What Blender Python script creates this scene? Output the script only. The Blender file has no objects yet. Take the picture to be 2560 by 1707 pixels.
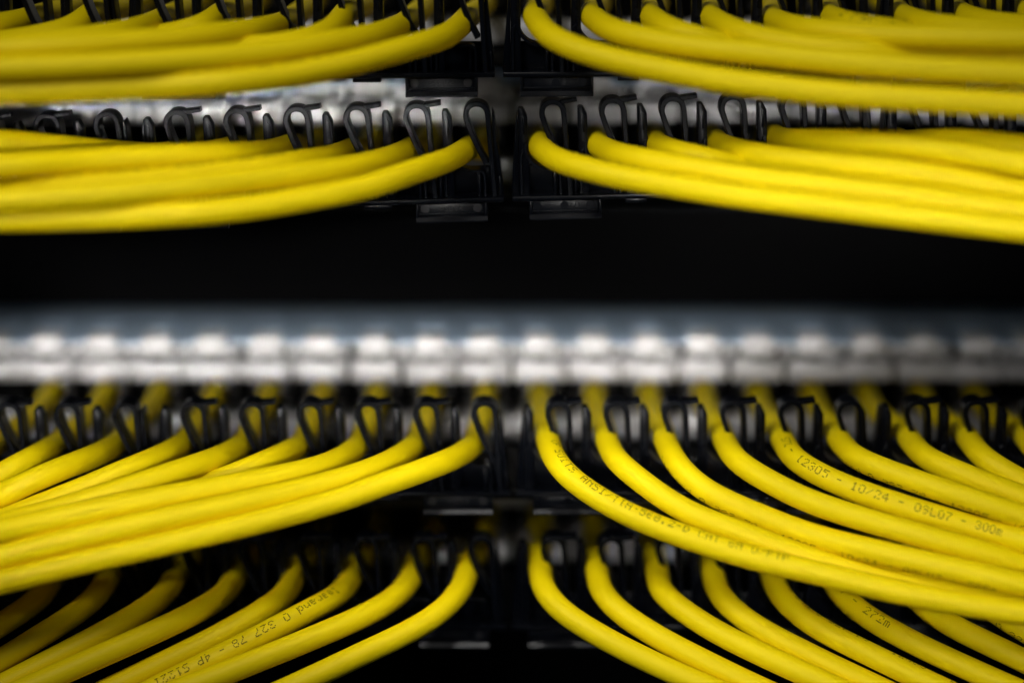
import bpy, bmesh, math, random, re
import numpy as np
from mathutils import Vector, Matrix

random.seed(7)
C = bpy.context.scene.collection
S = 0.001                      # everything below is measured in millimetres

# ------------------------------------------------------------------ camera, world, lamps, exposure
PITCH = math.radians(14.0)
DIST = 700.0
DY = DIST * math.cos(PITCH)    # horizontal distance from the lens to the front of the cable guides
FPX = 85.0 / 36.0 * 2560.0
scene = bpy.context.scene
cam_d = bpy.data.cameras.new("camera")
cam = bpy.data.objects.new("camera", cam_d)
C.objects.link(cam)
cam.location = (0, -DY * S, 0)
cam.rotation_euler = (math.pi / 2 - PITCH, 0, 0)
cam_d.lens = 85.0
cam_d.sensor_width = 36.0
cam_d.clip_start = 0.02
cam_d.clip_end = 20.0
cam_d.dof.use_dof = True
cam_d.dof.focus_distance = 0.687
cam_d.dof.aperture_fstop = 2.35
scene.camera = cam

world = bpy.data.worlds.new("World")
scene.world = world
world.use_nodes = True
bg = world.node_tree.nodes["Background"]
bg.inputs[0].default_value = (0.55, 0.72, 1.0, 1)
bg.inputs[1].default_value = 0.012


def area_lamp(name, loc, target, size, size_y, power, color, spread=180):
    d = bpy.data.lights.new(name, 'AREA')
    d.shape = 'RECTANGLE'
    d.size = size * S
    d.size_y = size_y * S
    d.energy = power
    d.color = color
    d.spread = math.radians(spread)
    o = bpy.data.objects.new(name, d)
    o.location = Vector(loc) * S
    o.rotation_euler = (Vector(target) - Vector(loc)).to_track_quat('-Z', 'Y').to_euler()
    C.objects.link(o)
    return o


# a soft ceiling panel up to the left, plus added fills and narrow beams without a real source
area_lamp("ceiling_lamp", (-251.3, -548.8, 365.3), (0, -10, -170), 200, 200, 1.376, (1.0, 0.97, 0.93), 150)  # w-25_42
area_lamp("added_fill", (-245.6, -199.1, 108.2), (30, -40, -210), 110, 110, 0.0375, (1.0, 0.97, 0.93), 40)  # n-60_45, added fill for the cables, no such lamp known
area_lamp("added_fill", (125.1, -243.9, 179.7), (30, -40, -210), 110, 110, 0.0275, (1.0, 0.97, 0.93), 40)  # n25_60, second added fill, from the right
area_lamp("strip_lamp", (-131.1, -677.0, 6.5), (-50, 95, -187), 235, 50, 0.0036, (1.0, 0.97, 0.93), 6)  # C14, first of the added beams, brightening plate and sockets
area_lamp("strip_lamp", (-174.0, -635.1, 88.4), (-50, 68, -200), 235, 45, 0.0009, (1.0, 0.97, 0.93), 6)  # C22
area_lamp("strip_lamp", (-142.8, -593.3, 171.0), (-50, 67, -214), 235, 14, 0.0028, (1.0, 0.97, 0.93), 3)  # L30
area_lamp("strip_lamp", (-60.4, -673.7, 20.1), (-20, 98, -187), 260, 16, 0.0092, (1.0, 0.97, 0.93), 3.2)  # P
area_lamp("strip_lamp", (-103.2, -692.6, -94.8), (-50, 68, -202), 235, 32, 0.018, (1.0, 0.97, 0.93), 3)  # C8
area_lamp("strip_lamp", (-100.0, -699.1, -42.9), (-100, 68, -110), 170, 8, 0.0064, (1.0, 0.97, 0.93), 1.6)  # B5, beam added for the second row's silver
area_lamp("strip_lamp", (-158.0, -707.6, 11.4), (-100, -45, -130), 180, 30, 0.0092, (1.0, 0.97, 0.93), 6)  # LB, from here on beams added to lift the cables
area_lamp("strip_lamp", (100.0, -718.4, -30.4), (100, -45, -125), 140, 40, 0.019, (1.0, 0.97, 0.93), 8)  # RB
area_lamp("strip_lamp", (100.0, -691.7, -14.9), (100, -45, -225), 140, 50, 0.0126, (1.0, 0.97, 0.93), 8)  # RC
area_lamp("strip_lamp", (-371.9, -631.7, 18.6), (-112, -48, -214), 150, 22, 0.0081, (1.0, 0.97, 0.93), 4)  # LC
area_lamp("strip_lamp", (90.0, -676.7, -54.9), (90, -30, -265), 160, 30, 0.0015, (1.0, 0.97, 0.93), 8)  # RD
area_lamp("added_fill", (2.2, -521.9, 228.4), (-16, -2, -240), 60, 60, 0.0036, (1.0, 0.97, 0.93), 7)  # T, small light added for the highlight on the clip tabs
area_lamp("window_lamp", (0, -900, -285), (0, 0, -285), 520, 110, 0.056, (0.6, 0.76, 1.0), 180)  # W, added low light giving the clip fronts a bluish reflection

scene.view_settings.view_transform = 'Standard'
scene.view_settings.look = 'None'
scene.view_settings.exposure = 0
scene.view_settings.gamma = 1
scene.view_settings.use_curve_mapping = False
scene.render.engine = 'CYCLES'
scene.cycles.use_denoising = True
scene.cycles.max_bounces = 8
scene.cycles.diffuse_bounces = 5
scene.cycles.sample_clamp_indirect = 6


# ------------------------------------------------------------------ helpers
def at(px, py, y):
    """point (mm) at depth y behind the guide fronts that lies on photo pixel px, py"""
    t = (853.5 - py) / FPX
    u = (px - 1280.0) / FPX
    d = np.array([u, math.cos(PITCH) + t * math.sin(PITCH), -math.sin(PITCH) + t * math.cos(PITCH)])
    return np.array([0, -DY, 0]) + d * ((y + DY) / d[1])


def tag(o, label=None, cat=None, group=None, kind=None):
    if label: o['label'] = label
    if cat: o['category'] = cat
    if group: o['group'] = group
    if kind: o['kind'] = kind
    return o


def empty(name, loc):
    o = bpy.data.objects.new(name, None)
    o.empty_display_size = 0.01
    o.location = Vector(loc) * S
    C.objects.link(o)
    return o


def link(name, bm, mat, parent=None, smooth=True):
    for v in bm.verts:
        v.co *= S
    me = bpy.data.meshes.new(name)
    bmesh.ops.recalc_face_normals(bm, faces=bm.faces[:])
    bm.to_mesh(me)
    bm.free()
    if smooth:
        me.shade_smooth()
        try:
            me.set_sharp_from_angle(angle=math.radians(24))
        except Exception:
            pass
    me.materials.append(mat)
    o = bpy.data.objects.new(name, me)
    C.objects.link(o)
    if parent:
        o.parent = parent
    return o


def box(bm, x0, x1, y0, y1, z0, z1, bev=0.0):
    m = Matrix.Translation(((x0 + x1) / 2, (y0 + y1) / 2, (z0 + z1) / 2)) @ Matrix.Diagonal((x1 - x0, y1 - y0, z1 - z0, 1))
    r = bmesh.ops.create_cube(bm, size=1, matrix=m)
    if bev > 0:
        vs = set(r['verts'])
        es = [e for e in bm.edges if e.verts[0] in vs and e.verts[1] in vs]
        bmesh.ops.bevel(bm, geom=es, offset=bev, segments=2, affect='EDGES', profile=0.5)


def prism(bm, pts, y0, y1, bev=0.0):
    """polygon in x-z pushed from y0 (front) to y1"""
    f = [bm.verts.new((x, y0, z)) for x, z in pts]
    b = [bm.verts.new((x, y1, z)) for x, z in pts]
    n = len(pts)
    faces = [bm.faces.new(f), bm.faces.new(b[::-1])]
    for i in range(n):
        faces.append(bm.faces.new((f[i], b[i], b[(i + 1) % n], f[(i + 1) % n])))
    if bev > 0:
        es = {e for e in faces[0].edges}
        for i in range(n):
            for e in f[i].link_edges:
                es.add(e)
        bmesh.ops.bevel(bm, geom=list(es), offset=bev, segments=2, affect='EDGES', profile=0.5)


def cyl_y(bm, x, z, r, y0, y1, n=20):
    f = [bm.verts.new((x + r * math.cos(a), y0, z + r * math.sin(a))) for a in [2 * math.pi * i / n for i in range(n)]]
    b = [bm.verts.new((v.co.x, y1, v.co.z)) for v in f]
    bm.faces.new(f)
    bm.faces.new(b[::-1])
    for i in range(n):
        bm.faces.new((f[i], b[i], b[(i + 1) % n], f[(i + 1) % n]))


def crom(P, n=12):
    """Catmull-Rom through the rows of P"""
    P = np.asarray(P, float)
    P = np.vstack([2 * P[0] - P[1], P, 2 * P[-1] - P[-2]])
    out = []
    for i in range(1, len(P) - 2):
        p0, p1, p2, p3 = P[i - 1:i + 3]
        for t in np.linspace(0, 1, n, endpoint=False):
            out.append(0.5 * (2 * p1 + (p2 - p0) * t + (2 * p0 - 5 * p1 + 4 * p2 - p3) * t * t + (3 * p1 - p0 - 3 * p2 + p3) * t ** 3))
    out.append(P[-2])
    return np.array(out)


def resample(P, step):
    d = np.r_[0, np.cumsum(np.linalg.norm(np.diff(P, axis=0), axis=1))]
    n = max(4, int(d[-1] / step))
    s = np.linspace(0, d[-1], n)
    return np.stack([np.interp(s, d, P[:, k]) for k in range(P.shape[1])], 1)


def strip(bm, path, th, y0, y1, bev=0.28, n=8):
    """a moulded band following an x-z path, th thick, from y0 to y1 deep, its long edges eased"""
    P = crom(path, n)
    T = np.gradient(P, axis=0)
    T /= np.linalg.norm(T, axis=1)[:, None]
    N = np.stack([-T[:, 1], T[:, 0]], 1)
    h = th / 2
    prof = [(-h + bev, y0), (h - bev, y0), (h, y0 + bev), (h, y1 - bev), (h - bev, y1), (-h + bev, y1), (-h, y1 - bev), (-h, y0 + bev)]
    rings = []
    for p, nn in zip(P, N):
        rings.append([bm.verts.new((p[0] + nn[0] * a, y, p[1] + nn[1] * a)) for a, y in prof])
    k = len(prof)
    for a, b in zip(rings[:-1], rings[1:]):
        for i in range(k):
            bm.faces.new((a[i], a[(i + 1) % k], b[(i + 1) % k], b[i]))
    bm.faces.new(rings[0])
    bm.faces.new(rings[-1][::-1])


# ------------------------------------------------------------------ materials
def material(name, base, rough=0.5, metal=0.0, spec=0.5, noise=0.0, nscale=300, bump=0.0, bscale=900, rnoise=0.0):
    m = bpy.data.materials.new(name)
    m.use_nodes = True
    nt = m.node_tree
    b = nt.nodes["Principled BSDF"]
    b.inputs["Base Color"].default_value = (*base, 1)
    b.inputs["Roughness"].default_value = rough
    b.inputs["Metallic"].default_value = metal
    b.inputs["Specular IOR Level"].default_value = spec
    tc = nt.nodes.new("ShaderNodeTexCoord")
    if noise > 0 or rnoise > 0:
        nz = nt.nodes.new("ShaderNodeTexNoise")
        nz.inputs["Scale"].default_value = nscale
        nz.inputs["Detail"].default_value = 5
        nt.links.new(tc.outputs["Object"], nz.inputs["Vector"])
        if noise > 0:
            rp = nt.nodes.new("ShaderNodeMapRange")
            rp.inputs["To Min"].default_value = 1 - noise
            rp.inputs["To Max"].default_value = 1 + noise
            nt.links.new(nz.outputs["Fac"], rp.inputs["Value"])
            mx = nt.nodes.new("ShaderNodeVectorMath")
            mx.operation = 'SCALE'
            mx.inputs[0].default_value = base
            nt.links.new(rp.outputs["Result"], mx.inputs["Scale"])
            nt.links.new(mx.outputs["Vector"], b.inputs["Base Color"])
        if rnoise > 0:
            rr = nt.nodes.new("ShaderNodeMapRange")
            rr.inputs["To Min"].default_value = max(0.05, rough - rnoise)
            rr.inputs["To Max"].default_value = rough + rnoise
            nt.links.new(nz.outputs["Fac"], rr.inputs["Value"])
            nt.links.new(rr.outputs["Result"], b.inputs["Roughness"])
    if bump > 0:
        n2 = nt.nodes.new("ShaderNodeTexNoise")
        n2.inputs["Scale"].default_value = bscale
        n2.inputs["Detail"].default_value = 3
        nt.links.new(tc.outputs["Object"], n2.inputs["Vector"])
        bp = nt.nodes.new("ShaderNodeBump")
        bp.inputs["Strength"].default_value = bump
        bp.inputs["Distance"].default_value = 0.0002
        nt.links.new(n2.outputs["Fac"], bp.inputs["Height"])
        nt.links.new(bp.outputs["Normal"], b.inputs["Normal"])
    return m


M_YEL = material("yellow_pvc", (0.84, 0.65, 0.001), 0.52, spec=0.16, noise=0.05, nscale=60, bump=0.12, bscale=1500, rnoise=0.06)
M_INK = material("print_ink", (0.13, 0.10, 0.007), 0.7, spec=0.1)
M_ABS = material("black_abs", (0.0014, 0.002, 0.004), 0.30, spec=0.17, noise=0.15, nscale=200, bump=0.04, bscale=900, rnoise=0.03)
M_MARK = material("moulded_mark", (0.006, 0.006, 0.008), 0.5)
M_SILV = material("die_cast_metal", (0.74, 0.74, 0.75), 0.5, metal=0.3, noise=0.3, nscale=260, rnoise=0.2, bump=0.35, bscale=420)
M_STEEL = material("blue_grey_steel", (0.42, 0.55, 0.70), 0.45, metal=0.2, noise=0.12, nscale=40, rnoise=0.08)
M_TRAY = material("dark_tray_steel", (0.002, 0.0025, 0.0035), 0.55, spec=0.06, noise=0.1, nscale=60)
M_BLACK = material("black_panel_paint", (0.0012, 0.0012, 0.0014), 0.7, spec=0.05)
M_PLUG = material("dark_plug_plastic", (0.03, 0.028, 0.022), 0.35)

# ------------------------------------------------------------------ the rack behind everything
bm = bmesh.new()
box(bm, -420, 420, 190, 194, -520, 120)
tag(link("back_wall", bm, M_BLACK, smooth=False), kind="structure")
bm = bmesh.new()
box(bm, -420, 420, 60, 189.5, -524, -520.5)
tag(link("floor", bm, M_BLACK, smooth=False), kind="structure")

ROWS = ["A", "B", "C", "D"]
ROWNAME = {"A": "topmost", "B": "second", "C": "third", "D": "bottom"}
HOOKZ = {"A": -63.8, "B": -99.3, "C": -187.3, "D": -228.9}      # top of the clip hooks
PLATEZ = {"A": -60.5, "B": -104.0, "C": -187.2, "D": -228.9}    # top plate of each patch panel
ROWX = {"A": -0.5, "B": 1.5, "C": 3.6, "D": 2.4}
ROLL = {"A": 0.4, "B": 1.6, "C": 0.15, "D": 0.0}

# ------------------------------------------------------------------ patch panels
rs = random.Random(3)
jack_meshes = []


def jack_parts(variant):
    """a shielded socket seen from the front: local x centred, z measured from the panel's top plate"""
    w = 8.6
    g = (0.1, 0.3, 0.7, 1.4)[variant]
    bm = bmesh.new()
    box(bm, -w + g, -3.0, 71.6, 88, -5.3, -1.0, 0.25)
    box(bm, 3.0, w - 0.1, 71.2, 88, -5.3, -1.0, 0.25)
    box(bm, -3.4 + g, 3.6, 68.8, 88, -5.5, -0.5, 0.2)
    box(bm, -w + 0.05, w - g, 67.8, 88, -12.1, -6.6, 0.25)
    box(bm, -w, w, 67.2, 88, -30.6, -24.2, 0.5)
    for k in range(11):
        x = -7.6 + 1.45 * k + rs.uniform(-.35, .35)
        box(bm, x, x + rs.uniform(.4, .9), 67.8 - rs.uniform(.4, 1.2), 68.5, -11.4 + rs.uniform(0, 1), -6.9 - rs.uniform(0, 1), 0.12)
    for k in range(5):
        x = -7.0 + 3.2 * k + rs.uniform(-1, 1)
        box(bm, x, x + rs.uniform(1, 3), 69.2 - rs.uniform(.2, .5), 69.9, -5.0 + rs.uniform(0, 1), -2.2 - rs.uniform(0, 1), 0.15)
    latch = bmesh.new()
    pts = [(-5.6, -1.0), (-4.6, 1.9), (4.0, 1.9), (5.2, -1.0), (4.6, -4.6), (-5.0, -4.6)]
    prism(latch, pts, 68.2, 79, 0.3)
    port = bmesh.new()
    box(port, -7.3, -4.7, 71.1, 72.5, -4.9, -2.0)  # solid black blocks stand in for dark gaps, their shade put into the colour
    box(port, 4.9, 7.6, 70.7, 72.5, -4.7, -1.9)
    box(port, -2.2, 2.4, 68.3, 69.5, -5.4, -4.7)
    box(port, -w + 1.2, w - 1.2, 86, 88.2, -24.1, -12.1)
    box(port, -w + 0.1, -w + 1.2, 71, 88.2, -24.1, -12.1)
    box(port, w - 1.2, w - 0.1, 71, 88.2, -24.1, -12.1)
    return bm, latch, port


for v in range(4):
    bm, latch, port = jack_parts(v)
    trip = []
    for nm, b, mt in (("jack", bm, M_SILV), ("latch", latch, M_SILV), ("port", port, M_BLACK)):
        o = link(nm, b, mt)
        trip.append(o.data)
        bpy.data.objects.remove(o)
    jack_meshes.append(trip)

JX0 = 0.3
PPL = {"A": "patch panel with silver sockets behind the topmost row of black clips",
       "B": "patch panel with silver sockets behind the second row of clips from the top",
       "C": "patch panel of bright silver sockets under a blue grey plate below the black gap",
       "D": "patch panel with dim shaded sockets behind the bottom row of clips"}
for r in ROWS:
    root = tag(empty("patch_panel", (0, 68, PLATEZ[r])), PPL[r], "patch panel", "patch panels stacked in the rack")
    bm = bmesh.new()
    box(bm, -225, 225, 70.2, 118, -0.5, 0.5, 0.3)
    for k in range(-11, 11):
        box(bm, JX0 + 17.5 * (k + .5) - 4.6, JX0 + 17.5 * (k + .5) + 4.6, 84, 112, 0.4, 1.3, 0.3)  # raised pads added to vary the plate's brightness, like socket reflections
    o = link("top_plate", bm, M_STEEL, root)
    o.location = (0, -0.068, 0)
    bm = bmesh.new()
    box(bm, -225, 225, 32 if r in 'AB' else 10.5, 67.0, -33.4, -32.4, 0.25)
    # upturned lugs on the front edge of the tray
    for k in (range(-2, 3) if r in 'CD' else ()):
        x = ROWX[r] - 2.6 + 104.9 * k
        prism(bm, [(x - 3, -32.6), (x - 1.2, -31.2), (x + 1.2, -31.2), (x + 3, -32.6)], 10.6, 11.6)
    o = link("tray", bm, M_TRAY, root)
    o.location = (0, -0.068, 0)
    for k in range(-11, 11):
        if abs(JX0 + 17.5 * (k + .5)) > 190: continue
        trip = jack_meshes[rs.randrange(4)]
        j = bpy.data.objects.new("jack", trip[0])
        C.objects.link(j)
        j.parent = root
        j.location = ((JX0 + 17.5 * (k + .5) + rs.uniform(-.25, .25)) * S, -0.068 + rs.uniform(-.4, .4) * S, rs.uniform(-.2, .2) * S)
        j.rotation_euler = (math.radians(rs.uniform(-1.2, 1.2)) * 0, 0, 0)
        for nm, me in (("latch", trip[1]), ("port", trip[2])):
            c = bpy.data.objects.new(nm, me)
            C.objects.link(c)
            c.parent = j

# black blanking panel between the second and third panel
root = tag(empty("blanking_panel", (0, 120, -156)), "plain black blanking panel filling the wide dark gap across the middle", "blanking panel")
bm = bmesh.new()
box(bm, -225, 225, 121, 123, -186.5, -112, 0.4)
o = link("face", bm, M_BLACK, root)
o.location = (0, -0.12, 0.156)
bm = bmesh.new()
box(bm, -225, 225, 123.2, 160, -186.5, -185, 0.2)
o = link("flange", bm, M_BLACK, root)
o.location = (0, -0.12, 0.156)

# ------------------------------------------------------------------ clip strips (cable guides)
HOOK = [(12.3, -17.9), (10.1, -13.3), (8.5, -9.6), (7.15, -5.6), (6.85, -4.0), (7.3, -2.2), (8.4, -1.1), (9.9, -0.75),
        (11.5, -1.15), (12.6, -2.3), (13.05, -4.2), (13.3, -8.0), (13.75, -16), (14.4, -27.4)]


def text_mesh(body, size, mat, name):
    cu = bpy.data.curves.new(name, 'FONT')
    cu.body = body
    cu.size = size * S
    cu.extrude = 0.00012
    cu.align_x = 'CENTER'
    cu.align_y = 'CENTER'
    o = bpy.data.objects.new(name, cu)
    C.objects.link(o)
    dg = bpy.context.evaluated_depsgraph_get()
    me = bpy.data.meshes.new_from_object(o.evaluated_get(dg))
    bpy.data.objects.remove(o)
    me.materials.clear()
    me.materials.append(mat)
    return me


TXT = {0: text_mesh("1/2", 3.0, M_ABS, "moulded_text"), 1: text_mesh(">ABS<", 2.4, M_MARK, "moulded_text")}


def build_guide():
    """a six clip moulded strip; local x from its first post, z from the hook tops, y back from its front. Returns (name, mesh, children)"""
    parts = []
    bm = bmesh.new()
    box(bm, -2.2, 102.0, -1.2, 10, -28.8, -27.4, 0.3)
    box(bm, 0.5, 99.5, 6.6, 8.2, -27.5, -19.6, 0.3)
    # raised ribs on the lower wall
    for i in range(6):
        x = 17 * i
        box(bm, x + 9.6, x + 10.6, 1.0, 6.8, -27.5, -20.4, 0.2)
        box(bm, x + 15.6, x + 16.4, 2.0, 6.8, -27.5, -22.0, 0.2)
    box(bm, 30, 36, -1.4, 1, -29.9, -28.7, 0.2)
    box(bm, 62, 70, -1.4, 1, -29.9, -28.7, 0.2)
    parts.append(("base_rail", link("base_rail", bm, M_ABS)))
    for i in range(6):
        x = 17 * i
        bm = bmesh.new()
        strip(bm, [(a + x, b) for a, b in HOOK], 1.5, 0.0, 7.4, 0.22)
        if i < 5:
            strip(bm, [(x + 11.4, -1.35), (x + 12.6, -0.75), (x + 14.5, -0.55), (x + 16.8, -0.2)], 1.25, 0.3, 4.4, 0.22, 4)
        parts.append(("hook", link("hook", bm, M_ABS)))
    for i in range(6):
        x = 17 * i
        bm = bmesh.new()
        prism(bm, [(x, -27.5), (x, -3.0), (x + 0.35, -2.6), (x + 1.5, -2.7), (x + 2.7, -5.0), (x + 3.0, -27.5)], 2.6, 7.0, 0.25)
        prism(bm, [(x + 1.2, -10.0), (x + 1.2, -4.4), (x + 2.1, -5.4), (x + 2.1, -10.0)], 2.2, 3.0, 0.15)
        strip(bm, [(x + 1.9, -12.6), (x + 2.1, -15.2), (x + 3.2, -17.6), (x + 5.2, -19.4), (x + 7.6, -20.1), (x + 9.8, -20.2)], 1.0, 1.6, 8.2, 0.2, 4)
        strip(bm, [(x + 1.7, -14.5), (x + 0.7, -16.0), (x + 0.6, -20), (x + 0.6, -27.4)], 0.9, 1.8, 8.2, 0.2, 4)
        parts.append(("post", link("post", bm, M_ABS)))
    for i in range(6):
        x = 17 * i
        bm = bmesh.new()
        strip(bm, [(x + 6.6, -20.2), (x + 9.6, -20.1), (x + 11.0, -20.5), (x + 11.6, -21.8), (x + 11.7, -27.4)], 0.9, 0.8, 8.0, 0.2, 5)
        parts.append(("saddle", link("saddle", bm, M_ABS)))
    bm = bmesh.new()
    prism(bm, [(99.2, -3), (99.9, -4.5), (102.0, -27.5), (98.9, -27.5)], 2.4, 10.5, 0.3)
    parts.append(("end_wall", link("end_wall", bm, M_ABS)))
    bm = bmesh.new()
    prism(bm, [(-0.1, -3.2), (-0.1, -27.5), (-2.4, -27.5), (-0.6, -6.0)], 3.6, 10.5, 0.3)
    parts.append(("end_wall", link("end_wall", bm, M_ABS)))
    for side, (x0, x1) in enumerate(((2.6, 23.2), (76.8, 97.2))):
        bm = bmesh.new()
        box(bm, x0, x1, -0.4, 1.4, -34.0, -28.9, 0.25)
        prof = [(-1.8, -34.2), (-1.8, -33.75), (-1.15, -32.7), (-0.3, -32.6), (-0.3, -34.2)]
        ea = [bm.verts.new((x0, a, b)) for a, b in prof]
        eb = [bm.verts.new((x1, a, b)) for a, b in prof]
        bm.faces.new(ea)
        bm.faces.new(eb[::-1])
        for q in range(5):
            bm.faces.new((ea[q], ea[(q + 1) % 5], eb[(q + 1) % 5], eb[q]))
        box(bm, x0, x0 + 0.9, -1.1, -0.3, -33.2, -28.9, 0.2)
        box(bm, x1 - 0.9, x1, -1.1, -0.3, -33.2, -28.9, 0.2)
        box(bm, x0 + 0.9, x1 - 0.9, -1.0, -0.3, -32.0, -31.7, 0.1)
        t = link("tab", bm, M_ABS)
        bm = bmesh.new()
        for cx in ((x0 + 2.2, x0 + 10.0, x0 + 17.4) if side == 0 else (x0 + 2.6, x1 - 2.8)):
            cyl_y(bm, cx, -30.3, 1.25, -0.62, -0.35)
        parts.append(("tab", t, ("moulded_ring", link("moulded_ring", bm, M_MARK if side else M_ABS)), side))
    return parts


def mirror_free(parts):
    out = []
    for p in parts:
        o = p[1]
        me = o.data
        bpy.data.objects.remove(o)
        if len(p) == 2:
            out.append((p[0], me, None, None))
        else:
            c = p[2][1]
            cm = c.data
            bpy.data.objects.remove(c)
            out.append((p[0], me, cm, p[3]))
    return out


GUIDE = mirror_free(build_guide())
POSW = {-1: "just left of the central gap", -2: "at the left edge of the photo", 0: "just right of the central gap", 1: "at the right edge of the photo"}
for r in ROWS:
    for k, off in ((-1, -106.55), (-2, -106.55 - 104.9), (0, 0), (1, 104.9)):
        x = ROWX[r] + off
        a = math.radians(ROLL[r])
        root = empty("cable_guide", (x * math.cos(a), 0, HOOKZ[r] + x * math.sin(a)))
        root.rotation_euler = (0, -a, 0)
        tag(root, f"black strip of cable clips, {ROWNAME[r]} row, {POSW[k]}", "cable guide", "black cable guides in front of the patch panels")
        for nm, me, cm, side in GUIDE:
            o = bpy.data.objects.new(nm, me)
            C.objects.link(o)
            o.parent = root
            if cm:
                c = bpy.data.objects.new("moulded_ring", cm)
                C.objects.link(c)
                c.parent = o
                t = bpy.data.objects.new("moulded_text", TXT[side])
                C.objects.link(t)
                t.parent = o
                cx = 15.6 if side == 0 else 87.0
                t.location = (cx * S, -0.00052, -0.0303)
                t.rotation_euler = (math.pi / 2, math.pi, 0)

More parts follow.
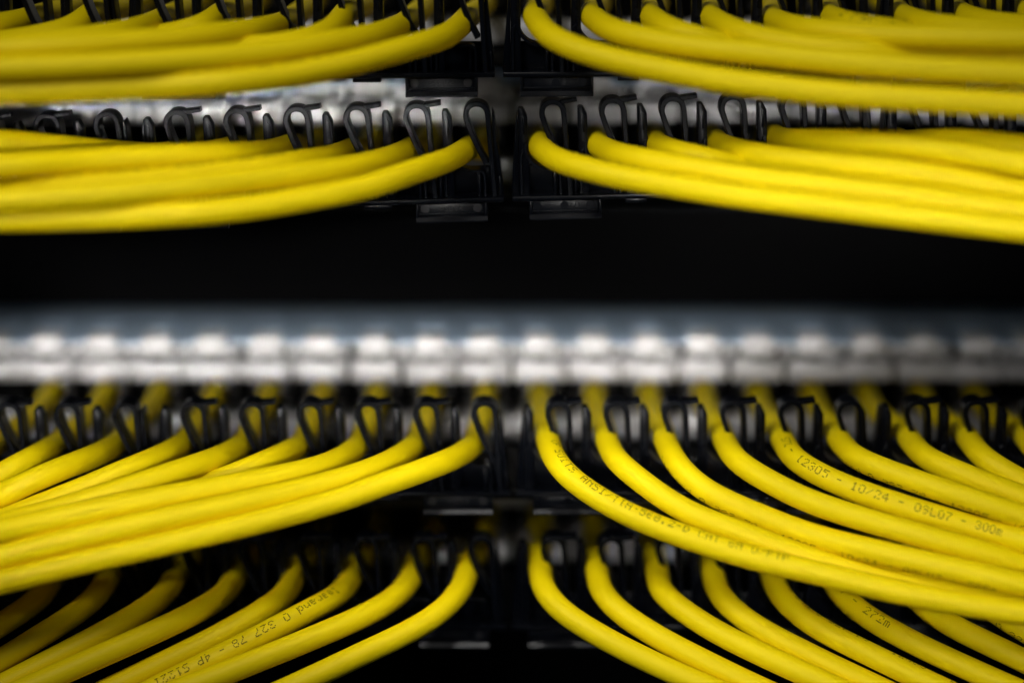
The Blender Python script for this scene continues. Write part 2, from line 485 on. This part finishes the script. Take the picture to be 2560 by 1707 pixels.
# ------------------------------------------------------------------ yellow cables
# centre lines of each cable after it leaves its clip, from the rack's gap outwards (photo pixels)
CAB = {
 "A-1": [(1170, 52), (1150, 75), (1107, 95), (1028, 118), (929, 144), (850, 164), (672, 194), (474, 211), (237, 223), (0, 231)],
 "A-2": [(1024, 58), (1000, 72), (929, 91), (850, 103), (672, 131), (474, 149), (237, 163), (0, 172)],
 "A-3": [(872, 32), (845, 68), (780, 98), (672, 117), (474, 130), (237, 142), (0, 150)],
 "A-4": [(722, 58), (700, 67), (593, 82), (395, 101), (198, 114), (0, 123)],
 "A-5": [(558, 36), (525, 62), (450, 84), (350, 98), (198, 112), (0, 122)],
 "A-6": [(408, 52), (380, 66), (316, 80), (237, 94), (100, 108), (0, 116)],
 "A-7": [(232, 36), (200, 64), (150, 82), (70, 98), (0, 108)],
 "A-8": [(82, 48), (50, 57), (0, 63), (-60, 68)],
 "A1": [(1322, 40), (1338, 68), (1376, 94), (1443, 124), (1522, 147), (1641, 172), (1750, 192), (1858, 208), (2055, 231), (2253, 245), (2560, 262)],
 "A2": [(1466, 42), (1482, 56), (1530, 78), (1641, 103), (1750, 119), (1858, 130), (2055, 151), (2253, 168), (2560, 185)],
 "A3": [(1612, 42), (1630, 57), (1690, 82), (1770, 103), (1858, 117), (2055, 137), (2253, 150), (2560, 162)],
 "A4": [(1762, 44), (1785, 60), (1858, 86), (1937, 103), (2055, 120), (2253, 135), (2560, 146)],
 "A5": [(1922, 52), (1945, 63), (2016, 74), (2174, 87), (2372, 94), (2560, 97)],
 "A6": [(2062, 44), (2085, 54), (2154, 68), (2260, 80), (2372, 88), (2560, 94)],
 "A7": [(2248, 44), (2270, 53), (2330, 64), (2420, 74), (2560, 82)],
 "A8": [(2400, 42), (2420, 51), (2480, 60), (2560, 68)],
 "A9": [(2556, 34), (2580, 44), (2640, 54)],
 "B-1": [(1178, 372), (1160, 385), (1127, 399), (1028, 431), (929, 463), (900, 472), (672, 512), (474, 533), (237, 545), (0, 549)],
 "B-2": [(1030, 376), (1005, 388), (929, 409), (850, 424), (672, 444), (474, 466), (237, 487), (0, 501)],
 "B-3": [(880, 378), (850, 391), (751, 405), (593, 428), (395, 449), (198, 467), (0, 485)],
 "B-4": [(730, 366), (690, 379), (593, 386), (474, 390), (355, 395), (237, 402), (0, 416)],
 "B-5": [(582, 372), (545, 380), (474, 387), (300, 397), (150, 406), (0, 415)],
 "B-6": [(432, 386), (400, 388), (356, 386), (237, 377), (119, 365), (0, 354), (-80, 350)],
 "B1": [(1334, 366), (1352, 383), (1384, 399), (1463, 421), (1562, 445), (1660, 460), (1750, 474), (1858, 490), (2055, 514), (2253, 537), (2560, 572)],
 "B2": [(1480, 364), (1500, 375), (1545, 388), (1641, 407), (1750, 424), (1858, 441), (2055, 464), (2253, 487), (2560, 526)],
 "B3": [(1628, 362), (1652, 373), (1710, 387), (1779, 401), (1897, 423), (2055, 443), (2253, 465), (2560, 505)],
 "B4": [(1780, 360), (1805, 370), (1897, 389), (2055, 407), (2253, 427), (2400, 449), (2560, 476)],
 "B5": [(1928, 347), (1960, 352), (2055, 354), (2214, 359), (2372, 378), (2560, 410)],
 "B7": [(2240, 356), (2290, 354), (2411, 354), (2560, 369), (2650, 385)],
 "C-1": [(1192, 1112), (1170, 1130), (1127, 1149), (1028, 1186), (929, 1219), (850, 1249), (650, 1303), (383, 1365), (191, 1408), (0, 1455)],
 "C-2": [(1048, 1110), (1027, 1127), (969, 1158), (890, 1187), (757, 1223), (574, 1262), (383, 1302), (191, 1344), (0, 1391)],
 "C-3": [(906, 1112), (885, 1130), (850, 1148), (791, 1170), (672, 1196), (593, 1210), (395, 1245), (198, 1283), (0, 1326)],
 "C-4": [(760, 1112), (735, 1126), (672, 1152), (554, 1199), (474, 1222), (395, 1247), (198, 1294), (0, 1334)],
 "C-5": [(614, 1112), (592, 1127), (514, 1156), (395, 1194), (356, 1207), (198, 1258), (0, 1312)],
 "C-6": [(468, 1108), (445, 1122), (395, 1144), (277, 1191), (198, 1226), (119, 1256), (0, 1304)],
 "C-7": [(297, 1112), (275, 1126), (198, 1155), (79, 1201), (0, 1241), (-60, 1272)],
 "C-8": [(148, 1112), (125, 1126), (59, 1156), (0, 1188), (-60, 1220)],
 "C-9": [(0, 1108), (-20, 1124), (-60, 1142), (-120, 1168)],
 "C1": [(1354, 1096), (1365, 1122), (1384, 1150), (1424, 1194), (1526, 1263), (1628, 1311), (1660, 1323), (1851, 1386), (2043, 1431), (2234, 1476), (2425, 1511), (2560, 1531)],
 "C2": [(1502, 1098), (1513, 1122), (1543, 1156), (1608, 1206), (1660, 1245), (1736, 1288), (1851, 1331), (2043, 1402), (2234, 1449), (2425, 1489), (2560, 1519)],
 "C3": [(1648, 1098), (1660, 1122), (1690, 1160), (1735, 1206), (1798, 1245), (1928, 1300), (2043, 1342), (2234, 1388), (2425, 1430), (2560, 1461)],
 "C4": [(1796, 1098), (1808, 1120), (1848, 1160), (1937, 1211), (2043, 1260), (2234, 1319), (2425, 1371), (2560, 1410)],
 "C5": [(1942, 1098), (1955, 1120), (1996, 1158), (2095, 1208), (2214, 1251), (2372, 1300), (2560, 1352)],
 "C6": [(2082, 1096), (2097, 1119), (2144, 1148), (2233, 1183), (2372, 1230), (2560, 1291)],
 "C7": [(2260, 1098), (2274, 1120), (2332, 1155), (2451, 1203), (2560, 1243)],
 "C8": [(2408, 1098), (2422, 1120), (2471, 1156), (2560, 1206), (2620, 1236)],
 "C9": [(2554, 1098), (2568, 1122), (2620, 1156)],
 "D-1": [(1178, 1420), (1168, 1448), (1146, 1486), (1099, 1532), (1022, 1579), (926, 1624), (850, 1660), (765, 1700), (650, 1752)],
 "D-2": [(1040, 1436), (1028, 1458), (984, 1498), (919, 1534), (850, 1565), (727, 1616), (536, 1692), (383, 1748)],
 "D-3": [(890, 1438), (872, 1462), (842, 1490), (727, 1549), (574, 1628), (421, 1703), (330, 1750)],
 "D-4": [(746, 1438), (734, 1464), (685, 1509), (536, 1594), (383, 1669), (268, 1724)],
 "D-5": [(598, 1442), (585, 1466), (517, 1516), (383, 1580), (230, 1648), (77, 1715)],
 "D-6": [(448, 1438), (437, 1462), (375, 1515), (230, 1597), (77, 1676), (-20, 1726)],
 "D-7": [(282, 1436), (268, 1464), (203, 1525), (96, 1592), (0, 1652), (-80, 1700)],
 "D-8": [(136, 1446), (123, 1476), (57, 1527), (0, 1562), (-80, 1610)],
 "D1": [(1336, 1416), (1344, 1445), (1361, 1484), (1405, 1528), (1500, 1589), (1615, 1648), (1730, 1700), (1830, 1742)],
 "D2": [(1478, 1420), (1486, 1446), (1503, 1484), (1552, 1532), (1653, 1597), (1750, 1647), (1851, 1697), (1950, 1742)],
 "D3": [(1628, 1426), (1637, 1452), (1662, 1492), (1775, 1570), (1928, 1646), (2043, 1698), (2140, 1742)],
 "D4": [(1768, 1430), (1777, 1455), (1804, 1500), (1890, 1566), (2043, 1646), (2157, 1700), (2260, 1748)],
 "D5": [(1914, 1430), (1926, 1455), (1958, 1504), (2043, 1568), (2196, 1645), (2310, 1700), (2400, 1742)],
 "D6": [(2062, 1430), (2074, 1455), (2108, 1496), (2177, 1547), (2310, 1619), (2463, 1689), (2560, 1732)],
 "D7": [(2242, 1430), (2255, 1455), (2291, 1500), (2368, 1557), (2560, 1651), (2650, 1695)],
 "D8": [(2394, 1430), (2407, 1455), (2460, 1510), (2560, 1575), (2650, 1625)],
}
ORDER = {"A": ["-2", "-1", "-4", "-3", "-6", "-5", "-7", "-8", "1", "2", "5", "4", "3", "7", "6", "8", "9"],
         "B": ["-2", "-1", "-3", "-4", "-5", "-6", "1", "2", "4", "5", "3", "7"],
         "C": ["-1", "-2", "-3", "-5", "-6", "-4", "-7", "-8", "-9", "1", "2", "3", "4", "5", "6", "7", "8", "9"],
         "D": ["-1", "-2", "-3", "-4", "-5", "-6", "-7", "-8", "1", "2", "3", "4", "5", "6", "7", "8"]}
FWD = {"A": 0.95, "B": 1.05, "C": 1.0, "D": 1.0}
R = 3.42
PATHS = {}
for r in ROWS:
    placed = []
    for key in ORDER[r]:
        k = int(key)
        px = np.array(CAB[r + key], float)
        px[:3, 0] += (14, 10, 4) if k > 0 else (-8, -6, -3)
        px = crom(px, 14)
        # carry on past the edge of the photo
        d0 = px[-1] - px[-6]
        d0 /= np.linalg.norm(d0)
        px = np.vstack([px, px[-1] + d0 * 60, px[-1] + d0 * 140, px[-1] + d0 * 240, px[-1] + d0 * 340])
        px = resample(px, 9)
        d = np.r_[0, np.cumsum(np.linalg.norm(np.diff(px, axis=0), axis=1))]
        if k > 0:
            y = 4.0 - (20 * (1 - np.exp(-d / 42.0)) + 40 * (1 - np.exp(-d / 560.0))) * FWD[r]
        else:
            y = 9.0 - (25 * (1 - np.exp(-d / 55.0)) + 40 * (1 - np.exp(-d / 560.0))) * FWD[r]
        if r + key == 'B-6':
            y = y + 16 * (1 - np.exp(-d / 90.0))      # this one stays close to the clips
        pts = np.array([at(a, b, yy) for (a, b), yy in zip(px, y)])
        if placed:
            Q = np.vstack(placed)
            push = np.zeros(len(px))
            for i in range(len(px)):
                for stp in np.arange(0, 46, 0.75):
                    p = at(px[i, 0], px[i, 1], y[i] + stp)
                    if ((Q - p) ** 2).sum(1).min() >= (2 * R + 0.03) ** 2:
                        break
                push[i] = stp
            w = np.exp(-0.5 * (np.arange(-14, 15) / 6.0) ** 2)
            w /= w.sum()
            mx = np.array([push[max(0, i - 6):i + 7].max() for i in range(len(push))])
            sm = np.convolve(np.pad(mx, 14, mode='edge'), w, 'valid')
            sm *= np.clip(d / 60.0, 0, 1)
            pts = np.array([at(a, b, yy) for (a, b), yy in zip(px, y + sm)])
        placed.append(resample(pts, 2.5))
        xj = JX0 + 17.5 * (abs(k) - .5) * (1 if k > 0 else -1)
        zj = PLATEZ[r] - 17.6
        p0 = pts[0]
        head = np.array([[xj, 82, zj], [xj, 70, zj], [xj, 56, zj], [xj * .7 + p0[0] * .3, 38, zj * .7 + p0[2] * .3],
                         [xj * .2 + p0[0] * .8, 20, zj * .2 + p0[2] * .8], [p0[0], 11, p0[2]]])
        P = crom(np.vstack([head, pts[::6], pts[-1:]]), 8)
        P = resample(P, 1.8)
        for _ in range(12):
            P[1:-1] = 0.5 * P[1:-1] + 0.25 * (P[:-2] + P[2:])
        PATHS[r + key] = P

CAMP = np.array([0, -DY, 0])


def frame(P):
    T = np.gradient(P, axis=0)
    T /= np.linalg.norm(T, axis=1)[:, None]
    V = CAMP - P
    # looking direction towards the lens, flattened across the cable and kept steady through the clip
    V[:, 2] += 120
    N = V - (V * T).sum(1)[:, None] * T
    N /= np.linalg.norm(N, axis=1)[:, None]
    U = np.cross(N, T)
    return T, N, U


def tube(P, rad, n=28):
    T, N, U = frame(P)
    bm = bmesh.new()
    rings = []
    for p, a, b in zip(P, N, U):
        rings.append([bm.verts.new(tuple(p + rad * (math.cos(t) * a + math.sin(t) * b))) for t in [2 * math.pi * i / n for i in range(n)]])
    for a, b in zip(rings[:-1], rings[1:]):
        for i in range(n):
            bm.faces.new((a[i], a[(i + 1) % n], b[(i + 1) % n], b[i]))
    bm.faces.new(rings[0])
    bm.faces.new(rings[-1][::-1])
    return bm


FONT = {
 '0': "01110 10001 10001 10001 10001 10001 01110", '1': "00100 01100 00100 00100 00100 00100 01110",
 '2': "01110 10001 00001 00010 00100 01000 11111", '3': "01110 10001 00001 00110 00001 10001 01110",
 '4': "00010 00110 01010 10010 11111 00010 00010", '5': "11111 10000 11110 00001 00001 10001 01110",
 '6': "00110 01000 10000 11110 10001 10001 01110", '7': "11111 00001 00010 00100 01000 01000 01000",
 '8': "01110 10001 10001 01110 10001 10001 01110", '9': "01110 10001 10001 01111 00001 00010 01100",
 '-': "00000 00000 00000 11110 00000 00000 00000", '/': "00000 00001 00010 00100 01000 10000 00000",
 '.': "00000 00000 00000 00000 00000 01100 01100", '%': "11001 11001 00010 00100 01000 10011 10011",
 'L': "10000 10000 10000 10000 10000 10000 11111", 'm': "00000 00000 11110 10101 10101 10101 10101",
 'l': "01100 00100 00100 00100 00100 00100 01110", 'e': "00000 00000 01110 10001 11111 10000 01110",
 'g': "00000 00000 01111 10001 01111 00001 01110", 'r': "00000 00000 10110 11001 10000 10000 10000",
 'a': "00000 00000 01110 00001 01111 10001 01111", 'n': "00000 00000 10110 11001 10001 10001 10001",
 'd': "00001 00001 01101 10011 10001 10011 01101", 'A': "01110 10001 10001 11111 10001 10001 10001",
 'N': "10001 11001 10101 10011 10001 10001 10001", 'S': "01111 10000 10000 01110 00001 00001 11110",
 'I': "01110 00100 00100 00100 00100 00100 01110", 'T': "11111 00100 00100 00100 00100 00100 00100",
 'D': "11100 10010 10001 10001 10001 10010 11100", 'U': "10001 10001 10001 10001 10001 10001 01110",
 'C': "01110 10001 10000 10000 10000 10001 01110", 'F': "11111 10000 10000 11110 10000 10000 10000",
 'P': "11110 10001 10001 11110 10000 10000 10000", 'E': "11111 10000 10000 11110 10000 10000 11111",
 ' ': "00000 00000 00000 00000 00000 00000 00000",
}


def print_mesh(P, s0, body, theta, drift=0.0, seed=1):
    """dot matrix printing wrapped onto the cable, s0 mm after the clip"""
    rr = random.Random(seed)
    T, N, U = frame(P)
    d = np.r_[0, np.cumsum(np.linalg.norm(np.diff(P, axis=0), axis=1))]
    i0 = int(np.argmin(np.abs(P[:, 1] - 4.0)))
    base = d[i0] + s0
    bm = bmesh.new()
    cw, rh = 0.34, 0.37
    hw, hh = 0.15, 0.17

    def pos(s, th):
        i = min(max(np.searchsorted(d, s) - 1, 0), len(d) - 2)
        f = (s - d[i]) / (d[i + 1] - d[i])
        p = P[i] * (1 - f) + P[i + 1] * f
        a = N[i] * (1 - f) + N[i + 1] * f
        b = U[i] * (1 - f) + U[i + 1] * f
        return p + (R + 0.035) * (math.cos(th) * a + math.sin(th) * b)

    for ci, ch in enumerate(body):
        rows = FONT[ch].split()
        for ri, row in enumerate(rows):
            for xi, c in enumerate(row):
                if c != '1' or rr.random() < 0.08: continue
                s = base + ci * 2.2 + xi * cw + rr.uniform(-.03, .03)
                if s > d[-1] - 2: continue
                th = theta + drift * (s - base) + (3 - ri) * rh / R + rr.uniform(-.01, .01)
                q = [pos(s - hw, th - hh / R), pos(s + hw, th - hh / R), pos(s + hw, th + hh / R), pos(s - hw, th + hh / R)]
                bm.faces.new([bm.verts.new(tuple(v)) for v in q])
    return bm


LONG = "legrand 0 327 78 - 12305 - 10/24 - 09L07 - "
rad = math.radians
PRINT = {  # cable: (start mm after the clip, words, angle up the cable's near side, drift)
 "C1": (12.0, "CF SUITS ANSI/TIA-568.2-D CAT 6A U/FTP", rad(34), 0.0),
 "C3": (16.0, LONG + "288m", rad(-76), 0.0),
 "C5": (9.5, "S7% - 12305 - 10/24 - 09L07 - 300m", rad(8), 0.0),
 "C6": (10.0, LONG + "301m", rad(-76), 0.0),
 "C9": (14.0, LONG, rad(0), 0.0),
 "D-3": (20.0, "legrand 0 327 78 - 4P S1221", rad(-16), 0.0),
 "D5": (16.0, LONG + "27m", rad(72), 0.0),
 "D6": (13.0, "09L07 - 272m", rad(18), 0.0),
 "D8": (14.0, LONG, rad(-68), 0.0),
 "B-3": (12.0, LONG, rad(-66), 0.0),
 "B1": (12.0, "2 7 - " + LONG, rad(72), 0.0),
 "A6": (14.0, "2 79C - " + LONG, rad(30), 0.0),
 "A-1": (40.0, LONG, rad(-68), 0.0),
}
ORD = ["", "first", "second", "third", "fourth", "fifth", "sixth", "seventh", "eighth", "ninth"]
LOOK = {
 "A-1": "dim and lowest of its bundle", "A-2": "dim, above the lowest one", "A1": "sagging lowest across the silver strip", "A6": "with smudged black print at its clip",
 "A-8": "cut by the photo's corner", "A9": "cut by the photo's edge",
 "B-1": "lowest above the black gap", "B-6": "rising in shade towards the left edge", "B1": "lowest above the black gap", "B5": "rising as a hump to the right", "B-3": "with faint print on top",
 "C1": "printed ANSI/TIA-568.2-D and lowest of its fan", "C5": "printed 12305 - 10/24", "C6": "with print along its lower edge", "C3": "with print along its lower edge",
 "C-1": "lowest of its fan, crossing above dark cables", "C-9": "cut by the photo's edge", "C9": "cut by the photo's edge",
 "D-3": "with upside-down print ending 327 78", "D6": "printed 272m", "D5": "with broken print along its top edge", "D8": "with print along its lower edge",
 "D-7": "in deep shade", "D-8": "in deepest shade", "D1": "bowed, lowest of its fan", "D-1": "bowed, lowest of its fan",
}
for r in ROWS:
    for key in ORDER[r]:
        k = int(key)
        P = PATHS[r + key]
        side = "right" if k > 0 else "left"
        o0 = P[0]
        root = empty("network_cable", (o0[0], 66, o0[2]))
        lab = f"yellow cable {ORD[abs(k)]} {side} of the central gap in the {ROWNAME[r]} clip row"
        lk = LOOK.get(r + key)
        if lk:
            short = f"{ORD[abs(k)]} yellow cable {side} of the gap, {ROWNAME[r]} row, {lk}"
            lab = short if len(re.findall(r'[A-Za-z0-9.]+', short)) <= 16 else lab
        tag(root, lab, "cable", "yellow network cables fanning out of the clips")
        inv = Vector((-o0[0], -66, -o0[2])) * S
        j = link("jacket", tube(P, R), M_YEL, root)
        j.location = inv
        bm = bmesh.new()
        box(bm, o0[0] - 5.6, o0[0] + 5.6, 77, 85.5, o0[2] - 3.9, o0[2] + 3.9, 0.5)
        b = link("plug", bm, M_PLUG, root)
        b.location = inv
        if r + key in PRINT:
            s0, body, th, dr = PRINT[r + key]
            t = link("printed_text", print_mesh(P, s0, body, th, dr, seed=len(body)), M_INK, j, smooth=False)
